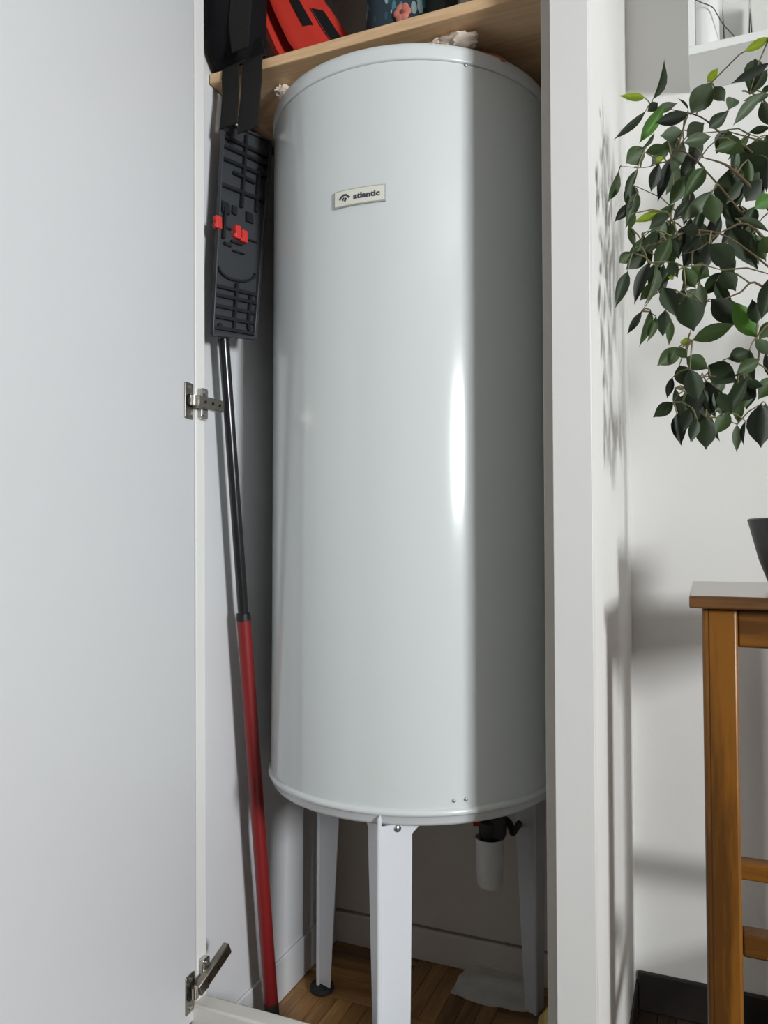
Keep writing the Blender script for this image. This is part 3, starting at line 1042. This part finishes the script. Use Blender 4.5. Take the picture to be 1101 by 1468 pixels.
for (u, v) in ((0.12, 0.95), (0.86, 0.92), (0.16, 0.045), (0.85, 0.045)):
    bm = bmesh.new()
    tube(bm, [hp(u, v, 0.001), hp(u, v, 0.007)], 0.0045, 10)
    obj('stud', bm, M['mop_rib'], mop, smooth=True)
bm = bmesh.new()
tube(bm, [hp(0.33, 1.0, 0.004), hp(0.35, 1.05, 0.003), hp(0.37, 1.13, 0.002)], [0.0045, 0.0022, 0.0012], 8)
obj('hook', bm, M['white_plastic'], mop, smooth=True)

# ------------------------------------------------------------------ on the closet floor
bm = bmesh.new()
nx, ny = 26, 18
g = [[None] * (ny + 1) for _ in range(nx + 1)]
for i in range(nx + 1):
    for j in range(ny + 1):
        u, v = i / nx, j / ny
        x = -0.500 + 0.165 * u + 0.012 * v * (0.5 - u) * 2
        y = 1.556 + 0.092 * v + 0.012 * math.sin(u * 3.0) * (1 - v) * -1
        z = 0.004 + 0.010 * max(0, noise.noise(Vector((u * 3.2, v * 3.5, 0.3)))) + 0.018 * math.exp(-((v - 0.55 - 0.1 * u) / 0.16) ** 2) * (0.4 + u * 0.6) + 0.012 * v * v
        g[i][j] = bm.verts.new((x, y, z))
for i in range(nx):
    for j in range(ny):
        bm.faces.new((g[i][j], g[i + 1][j], g[i + 1][j + 1], g[i][j + 1]))
r_ = bmesh.ops.extrude_face_region(bm, geom=list(bm.faces))
for v in [e for e in r_['geom'] if isinstance(e, bmesh.types.BMVert)]:
    v.co.z -= 0.0035
tag(obj('rag', bm, M['rag'], smooth=True), 'crumpled whitish rag on the parquet under the water heater', 'rag')
yc = at(794, 1450, 1, 1.36)
bm = bmesh.new()
blob(bm, (yc.x, 1.36, 0.055), (0.030, 0.050, 0.078), 4, 0.18, 9, 4.4)
for v in bm.verts:
    v.co.z = max(v.co.z, 0.001)
tag(obj('yellow_cloth', bm, M['yellow'], smooth=True), 'yellow bunched cloth on the floor behind the right cupboard post', 'cloth')

# ------------------------------------------------------------------ bar table
TX0, TX1, TY0, TY1, TZ = -0.018, 0.335, 1.088, 1.470, 0.875
table = thing('bar_table', ((TX0 + TX1) / 2, (TY0 + TY1) / 2, 0), 'tall brown wooden table holding the black plant pot', 'table')
bm = bmesh.new(); box(bm, TX0, TX1, TY0, TY1, TZ - 0.0165, TZ)
obj('tabletop', bm, M['table_top'], table, bevel=0.0022)
LW = 0.043
lx0, lx1, ly0, ly1 = TX0 + 0.0155, TX1 - 0.0155 - LW, TY0 + 0.016, TY1 - 0.016 - LW
for x in (lx0, lx1):
    for y in (ly0, ly1):
        bm = bmesh.new(); box(bm, x, x + LW, y, y + LW, 0.0, TZ - 0.0165)
        lg = obj('leg', bm, M['table_v'], table, bevel=0.004, seg=2)
        bm = bmesh.new(); box(bm, x + 0.0075, x + 0.0090, y - 0.0002, y + 0.002, 0.004, TZ - 0.018)
        obj('groove', bm, M['groove'], lg)
for y in (ly0 + 0.008, ly1 + 0.015):
    bm = bmesh.new(); box(bm, lx0 + LW, lx1, y, y + 0.020, TZ - 0.068, TZ - 0.0165)
    obj('apron', bm, M['table_h'], table, bevel=0.003)
for x in (lx0 + 0.010, lx1 + 0.013):
    bm = bmesh.new(); box(bm, x, x + 0.020, ly0 + LW, ly1, TZ - 0.068, TZ - 0.0165)
    obj('apron', bm, M['table_h'], table, bevel=0.003)
for y, z in ((ly0 + 0.006, 0.422), (ly1 + 0.006, 0.398)):
    bm = bmesh.new(); box(bm, lx0 + LW, lx1, y, y + 0.030, z - 0.0145, z + 0.0145)
    obj('rung', bm, M['table_h'], table, bevel=0.003)
for x in (lx0 + 0.008, lx1 + 0.008):
    bm = bmesh.new(); box(bm, x, x + 0.028, ly0 + LW, ly1, 0.27, 0.30)
    obj('rung', bm, M['table_h'], table, bevel=0.003)

# ------------------------------------------------------------------ potted plant
PC = Vector((0.168, 1.265, TZ))
plant = thing('potted_fig', PC, 'leafy green weeping fig in a black pot on the wooden table', 'plant')
bm = bmesh.new()
lathe(bm, [(0, TZ), (0.072, TZ), (0.077, TZ + 0.003), (0.092, TZ + 0.045), (0.1035, TZ + 0.092), (0.1065, TZ + 0.103), (0.104, TZ + 0.105), (0.099, TZ + 0.100), (0.094, TZ + 0.085), (0, TZ + 0.084)], PC.x, PC.y, 56)
obj('pot', bm, M['pot'], plant, smooth=True, angle=50)
bm = bmesh.new()
q = bmesh.ops.create_grid(bm, x_segments=24, y_segments=24, size=0.092)
for v in q['verts']:
    a = Vector((v.co.x, v.co.y))
    r = max(abs(a.x), abs(a.y)); k = r / a.length if a.length > 1e-6 else 1
    v.co = Vector((PC.x + a.x * k, PC.y + a.y * k, TZ + 0.096 + 0.009 * noise.noise(Vector((a.x * 50, a.y * 50, 2)))))
obj('soil', bm, M['soil'], plant, smooth=True)


def spline(pts, n=5):
    out = []
    P_ = [Vector(p) for p in pts]
    for i in range(len(P_) - 1):
        p0, p1, p2, p3 = P_[max(0, i - 1)], P_[i], P_[i + 1], P_[min(len(P_) - 1, i + 2)]
        for k in range(n):
            t = k / n
            out.append(0.5 * ((2 * p1) + (p2 - p0) * t + (2 * p0 - 5 * p1 + 4 * p2 - p3) * t * t + (3 * p1 - p0 - 3 * p2 + p3) * t ** 3))
    out.append(P_[-1])
    return out


tk = spline([(PC.x, PC.y, TZ + 0.09), (PC.x + 0.012, PC.y + 0.01, 1.08), (PC.x - 0.005, PC.y + 0.005, 1.25), (PC.x + 0.004, PC.y, 1.42), (PC.x - 0.012, PC.y - 0.004, 1.58), (PC.x, PC.y, 1.70)])
bm = bmesh.new(); tube(bm, tk, [0.013 - 0.008 * i / (len(tk) - 1) for i in range(len(tk))], 10)
obj('trunk', bm, M['bark'], plant, smooth=True)
nodes = []


def trunk_at(z):
    return min(tk, key=lambda p: abs(p.z - z))


def pp(px, py, Y):
    return at(px, py, 1, Y)


BR = [
    (1.36, [pp(1090, 285, 1.21), pp(1066, 258, 1.20), pp(1040, 236, 1.19), pp(1008, 226, 1.18)], 0.0075),
    (1.40, [pp(1085, 225, 1.22), pp(1035, 192, 1.20), pp(1005, 168, 1.19), pp(968, 158, 1.18), pp(934, 152, 1.17)], 0.0036),
    (1.30, [pp(1085, 330, 1.20), pp(1040, 330, 1.18), pp(1005, 355, 1.17), pp(980, 364, 1.16)], 0.0032),
    (1.30, [pp(1000, 232, 1.16), pp(955, 232, 1.15), pp(925, 240, 1.14), pp(890, 238, 1.13)], 0.0026),
    (1.22, [pp(1092, 410, 1.23), pp(1060, 420, 1.21), pp(1035, 430, 1.20), pp(1000, 440, 1.19), pp(985, 500, 1.17)], 0.0034),
    (1.18, [pp(1098, 480, 1.21), pp(1085, 520, 1.19), pp(1050, 540, 1.18), pp(1010, 540, 1.17), pp(980, 560, 1.16)], 0.0034),
    (1.28, [pp(1060, 350, 1.17), pp(1000, 330, 1.15), pp(955, 345, 1.13), pp(915, 355, 1.12)], 0.0028),
    (1.50, [pp(1100, 150, 1.23), pp(1080, 135, 1.22), pp(1062, 130, 1.21)], 0.0034),
    (1.45, [(PC.x + 0.09, PC.y - 0.03, 1.50), (PC.x + 0.19, PC.y - 0.05, 1.52), (PC.x + 0.25, PC.y - 0.06, 1.46)], 0.0046),
    (1.32, [(PC.x + 0.08, PC.y + 0.06, 1.38), (PC.x + 0.17, PC.y + 0.12, 1.38), (PC.x + 0.22, PC.y + 0.15, 1.30)], 0.0046),
    (1.26, [(PC.x + 0.07, PC.y - 0.09, 1.32), (PC.x + 0.14, PC.y - 0.16, 1.30), (PC.x + 0.18, PC.y - 0.20, 1.22)], 0.0046),
    (1.50, [(PC.x, PC.y + 0.08, 1.58), (PC.x + 0.02, PC.y + 0.17, 1.62), (PC.x + 0.02, PC.y + 0.23, 1.58)], 0.0040),
    (1.60, [(PC.x + 0.05, PC.y - 0.05, 1.72), (PC.x + 0.10, PC.y - 0.09, 1.78)], 0.0034),
]
for zt0, pts, r0 in BR:
    s = spline([trunk_at(zt0)] + pts, 5)
    bm = bmesh.new()
    tube(bm, s, [r0 * 0.62 * (1 - 0.85 * i / (len(s) - 1)) for i in range(len(s))], 7)
    obj('branch', bm, M['bark'], plant, smooth=True)
    nodes += s[3:]


def leaf_mesh(name, m, fold, droop, wfac):
    """unit leaf along +Y, width across X, upper side +Z"""
    bm = bmesh.new()
    prof_ = [(0.0, 0.02), (0.06, 0.12), (0.18, 0.33), (0.34, 0.47), (0.50, 0.49), (0.66, 0.40), (0.80, 0.24), (0.90, 0.09), (1.0, 0.006)]
    rows = []
    for t, w_ in prof_:
        w_ *= wfac
        zc = -droop * t * t
        rows.append([bm.verts.new((-w_, t, zc + fold * w_)), bm.verts.new((-w_ * .5, t, zc + fold * w_ * .35)), bm.verts.new((0, t, zc)),
                     bm.verts.new((w_ * .5, t, zc + fold * w_ * .35)), bm.verts.new((w_, t, zc + fold * w_))])
    for a, b2 in zip(rows[:-1], rows[1:]):
        for k in range(4):
            bm.faces.new((a[k], a[k + 1], b2[k + 1], b2[k]))
    me = bpy.data.meshes.new(name)
    bm.to_mesh(me); bm.free()
    me.materials.append(m)
    for p in me.polygons:
        p.use_smooth = True
    return me


LM = [[leaf_mesh('leaf', m_, f, d, 1.0) for f, d in ((0.18, 0.10), (0.34, 0.22), (0.08, 0.05))] for m_ in LEAF]
tw_bm = bmesh.new()
rl = random.Random(11)


def leaf(base, tip, width, ci, roll, var):
    """width: real breadth of the blade; roll turns it about its own midrib"""
    ax = tip - base
    Ln = ax.length
    ax.normalize()
    view = (base - Vector((0, 0, CAM_Z))).normalized()
    sx = ax.cross(view)
    if sx.length < 1e-3:
        sx = Vector((1, 0, 0))
    sx.normalize()
    nz = sx.cross(ax)
    if nz.z < 0:
        sx, nz = -sx, -nz
    sx2 = sx * math.cos(roll) + nz * math.sin(roll)
    nz2 = sx2.cross(ax)
    o = bpy.data.objects.new('leaf', LM[ci][var])
    COL.objects.link(o)
    o.parent = plant
    R = Matrix((sx2, ax, nz2)).transposed().to_4x4()
    o.matrix_basis = Matrix.Translation(base - PC) @ R @ Matrix.Diagonal((width, Ln, Ln, 1))
    # stalk back to the nearest twig
    q = min(nodes, key=lambda p: (p - base).length)
    L_ = (q - base).length
    if 0.004 < L_ < 0.13:
        mid = (q + base) / 2 + Vector((0, 0, 0.10 * L_))
        tube(tw_bm, [q, mid, base], [0.0013, 0.0011, 0.0007], 4, False)
    if L_ > 0.03:
        nodes.append(base.copy())


# surveyed leaves: base x, y, tip x, y, apparent breadth, colour (0 dark 1 mid 2 greyish 3 light 4 young 5 blackish)
LA = [(325, 615, 178, 603, 50, 4), (375, 625, 478, 400, 42, 0), (330, 700, 135, 885, 50, 0), (345, 700, 415, 640, 60, 0), (450, 660, 285, 910, 85, 3), (400, 695, 528, 650, 60, 2),
      (600, 720, 385, 775, 85, 5), (745, 520, 610, 725, 150, 2), (760, 545, 830, 640, 80, 2), (720, 520, 788, 425, 55, 4), (1110, 235, 945, 330, 60, 4), (985, 590, 1030, 315, 110, 0),
      (1110, 395, 868, 532, 65, 5), (985, 590, 1110, 420, 80, 0), (850, 690, 900, 592, 85, 2), (1080, 585, 862, 790, 75, 2), (1120, 590, 930, 645, 55, 1), (1120, 535, 1055, 590, 40, 0),
      (730, 805, 850, 700, 85, 0), (565, 830, 420, 855, 90, 2), (590, 860, 705, 770, 110, 2), (330, 930, 200, 1032, 120, 1), (330, 960, 465, 915, 65, 1), (385, 840, 320, 935, 22, 0),
      (160, 1080, 103, 1290, 60, 1), (285, 1060, 190, 1265, 55, 0), (262, 1115, 225, 1278, 28, 0), (415, 1025, 362, 1212, 75, 5), (445, 990, 385, 1015, 40, 4), (495, 990, 398, 1275, 75, 5),
      (570, 890, 490, 1100, 90, 2), (650, 925, 548, 1135, 85, 5), (700, 1055, 580, 1235, 100, 1), (610, 1090, 475, 1300, 100, 1), (640, 1040, 580, 1200, 60, 1), (755, 1200, 560, 1400, 95, 2),
      (860, 1060, 850, 1335, 180, 0), (930, 930, 1130, 1060, 200, 0), (1060, 1130, 955, 1275, 140, 5), (1130, 1225, 1010, 1315, 100, 3), (470, 1335, 250, 1392, 60, 4), (265, 1340, 225, 1450, 45, 1),
      (465, 1340, 355, 1430, 80, 0), (740, 1220, 770, 1420, 120, 1), (895, 1375, 1120, 1445, 50, 2), (600, 690, 540, 610, 14, 0), (850, 820, 780, 960, 110, 0), (790, 870, 960, 960, 110, 1),
      (1060, 640, 1120, 800, 90, 0), (985, 830, 1120, 800, 50, 0), (740, 860, 560, 900, 90, 2), (900, 900, 760, 950, 70, 1)]
LB_ = [(222, 15, 262, 155, 45, 1), (245, 180, 155, 250, 75, 1), (340, 175, 200, 290, 100, 0), (215, 300, 142, 515, 78, 0), (345, 245, 250, 492, 75, 5), (385, 260, 365, 500, 40, 2), (480, 80, 380, 300, 100, 1),
       (410, 55, 355, 140, 60, 0), (560, 60, 670, 20, 80, 0), (720, 130, 895, 270, 140, 0), (860, 30, 1010, 270, 140, 0), (610, 270, 725, 330, 110, 1), (560, 270, 640, 410, 90, 1), (800, 290, 885, 420, 110, 0),
       (470, 240, 525, 335, 70, 0), (500, 330, 470, 335, 40, 4), (1050, 85, 1110, 190, 110, 1), (1110, 320, 1040, 610, 110, 0), (1012, 705, 858, 478, 135, 3), (1015, 620, 985, 470, 90, 0), (618, 725, 885, 620, 105, 1), (530, 500, 470, 500, 70, 0),
       (580, 455, 625, 675, 170, 0), (735, 470, 905, 630, 140, 5), (440, 400, 515, 570, 110, 0), (302, 545, 213, 690, 48, 0), (355, 535, 300, 770, 58, 1), (390, 575, 348, 735, 40, 1), (445, 540, 432, 705, 90, 0),
       (485, 600, 470, 755, 50, 1), (550, 770, 393, 885, 105, 1), (580, 770, 575, 700, 70, 4), (520, 775, 585, 835, 60, 1), (580, 830, 712, 900, 105, 1), (535, 880, 590, 1015, 110, 0), (715, 880, 890, 985, 145, 0),
       (600, 900, 650, 1110, 120, 0), (700, 980, 700, 1210, 150, 5), (955, 955, 785, 1240, 95, 0), (492, 955, 458, 1085, 50, 5), (508, 1020, 545, 1205, 50, 0), (498, 1110, 373, 1202, 85, 0), (520, 1180, 545, 1368, 90, 5),
       (610, 1140, 555, 1290, 90, 5), (645, 1215, 603, 1355, 70, 0), (700, 1200, 700, 1402, 130, 0), (840, 1170, 762, 1305, 95, 1), (892, 1245, 890, 1418, 55, 2), (945, 1225, 920, 1372, 30, 0), (1040, 1120, 1040, 1392, 170, 5),
       (900, 1080, 900, 1240, 70, 1), (965, 790, 832, 845, 100, 0), (1032, 840, 883, 930, 90, 1), (1120, 960, 1030, 1080, 110, 1), (1120, 600, 1025, 725, 80, 1), (1005, 720, 1120, 820, 80, 2), (1005, 1000, 895, 1105, 100, 5),
       (940, 985, 1060, 1010, 60, 0), (640, 1010, 620, 1200, 120, 5), (780, 1050, 860, 1180, 90, 0), (600, 1060, 520, 1150, 70, 0)]
jobs = []
for L_, ox, oy, k in ((LA, 850, 0, 4.386), (LB_, 850, 320, 4.319)):
    for (x1, y1, x2, y2, wd, ci) in L_:
        jobs.append((ox + x1 / k, oy + y1 / k, ox + x2 / k, oy + y2 / k, wd / k, ci, rl.uniform(1.10, 1.22)))
# leaves deeper inside the crown, behind those surveyed
for _ in range(104):
    reg = rl.choice(((945, 1101, 185, 260), (930, 1101, 225, 300), (950, 1090, 290, 350), (930, 1101, 300, 380), (960, 1060, 355, 420), (975, 1050, 530, 600), (985, 1030, 545, 590), (1065, 1101, 500, 590), (1060, 1101, 190, 260), (905, 960, 240, 420)))
    x1, y1 = rl.uniform(reg[0], reg[1]), rl.uniform(reg[2], reg[3])
    a = rl.uniform(-0.75, 0.55) + PI / 2 + 0.25
    Ln = rl.uniform(36, 54)
    jobs.append((x1, y1, x1 + Ln * math.cos(a), y1 + Ln * math.sin(a), rl.uniform(12, 23), rl.choice((0, 0, 1, 5, 2)), rl.uniform(1.18, 1.36)))
for (x1, y1, x2, y2, wd, ci, Y) in jobs:
    dep = rl.uniform(-0.014, 0.014)
    b0, t0 = pp(x1, y1, Y), pp(x2, y2, Y + dep)
    if min(b0.x, t0.x) < PX1 + 0.006 and max(b0.y, t0.y) > 1.05:
        continue
    dpx = F_PX / (b0 - Vector((0, 0, CAM_Z))).dot(fwd)
    app = wd / dpx
    real = max(app, 0.30 * (t0 - b0).length)
    roll = math.acos(min(1, app / real)) * rl.choice((-1, 1))
    leaf(b0, t0, real, ci, roll, rl.choice((0, 0, 1, 2)))
# the far half of the crown, beyond the picture's right edge
for _ in range(78):
    q = rl.choice([n_ for n_ in nodes if n_.x > PC.x - 0.03] or nodes)
    b0 = q + Vector((rl.uniform(-.05, .07), rl.uniform(-.05, .05), rl.uniform(-.07, .05)))
    if b0.x < 0.135:
        b0.x = 0.135 + rl.uniform(0, .1)
    d = Vector((rl.uniform(-.6, .6), rl.uniform(-.6, .6), rl.uniform(-1.0, -0.1))).normalized()
    Ln = rl.uniform(0.04, 0.058)
    leaf(b0, b0 + d * Ln, Ln * 0.46, rl.choice((0, 0, 1, 1, 2, 5)), rl.uniform(-1, 1), rl.choice((0, 1, 2)))
tag(obj('twigs', tw_bm, M['twig'], plant, smooth=True), kind='stuff')

# ------------------------------------------------------------------ white wall shelf in the niche and what stands on it
UX0, UX1, UY0, UZ = -0.0125, 0.62, 1.527, 1.866
unit = thing('wall_shelf', (0.3, UY0 + 0.06, UZ), 'white box wall shelf above the plant', 'shelf')
bm = bmesh.new(); box(bm, UX0, UX1, UY0, WB - 0.001, UZ, UZ + 0.016)
obj('board', bm, M['white_lacq'], unit, bevel=0.001)
bm = bmesh.new(); box(bm, UX0, UX0 + 0.012, UY0, WB - 0.001, UZ + 0.016, 2.30)
obj('side_panel', bm, M['white_lacq'], unit, bevel=0.001)
bm = bmesh.new(); box(bm, UX1 - 0.012, UX1, UY0, WB - 0.001, UZ + 0.016, 2.30)
obj('side_panel', bm, M['white_lacq'], unit, bevel=0.001)
bm = bmesh.new(); box(bm, UX0, UX1, UY0, WB - 0.001, 2.30, 2.316)
obj('top_board', bm, M['white_lacq'], unit, bevel=0.001)
US = UZ + 0.016
v0 = at(1013, 40, 1, 1.575)
bm = bmesh.new(); lathe(bm, [(0, US), (0.0215, US), (0.0225, US + 0.003), (0.0225, US + 0.155), (0.0205, US + 0.158), (0.0195, US + 0.15), (0.0195, US + 0.01), (0, US + 0.009)], v0.x, 1.565, 40)
tag(obj('white_vase', bm, M['ceramic'], smooth=True), 'plain white cylinder vase at the left end of the white wall shelf', 'vase')
for px, lab in ((1056, 'clear glass beside the white vase on the white wall shelf'), (1096, 'clear glass at the right picture edge on the white wall shelf')):
    gx = at(px, 40, 1, 1.59).x
    bm = bmesh.new()
    lathe(bm, [(0, US), (0.021, US), (0.0225, US + 0.003), (0.0255, US + 0.12), (0.0243, US + 0.12), (0.0212, US + 0.014), (0.006, US + 0.010), (0, US + 0.0095)], gx, 1.592, 36)
    tag(obj('drinking_glass', bm, M['glass'], smooth=True), lab, 'glass', 'clear glasses on the white wall shelf')
bm = bmesh.new()
cp = [at(978 + 12, -4, 1, 1.536), at(1004, 3, 1, 1.536), at(1021, 10, 1, 1.536), at(1029, 22, 1, 1.536), at(1036, 34, 1, 1.536), at(1047, 46, 1, 1.536), at(1058, 57, 1, 1.536), at(1061, 59.5, 1, 1.538)]
tube(bm, spline(cp, 4), 0.0009, 6)
tag(obj('thin_cord', bm, M['cord'], smooth=True), 'thin dark cord trailing down to the white wall shelf edge', 'cord')
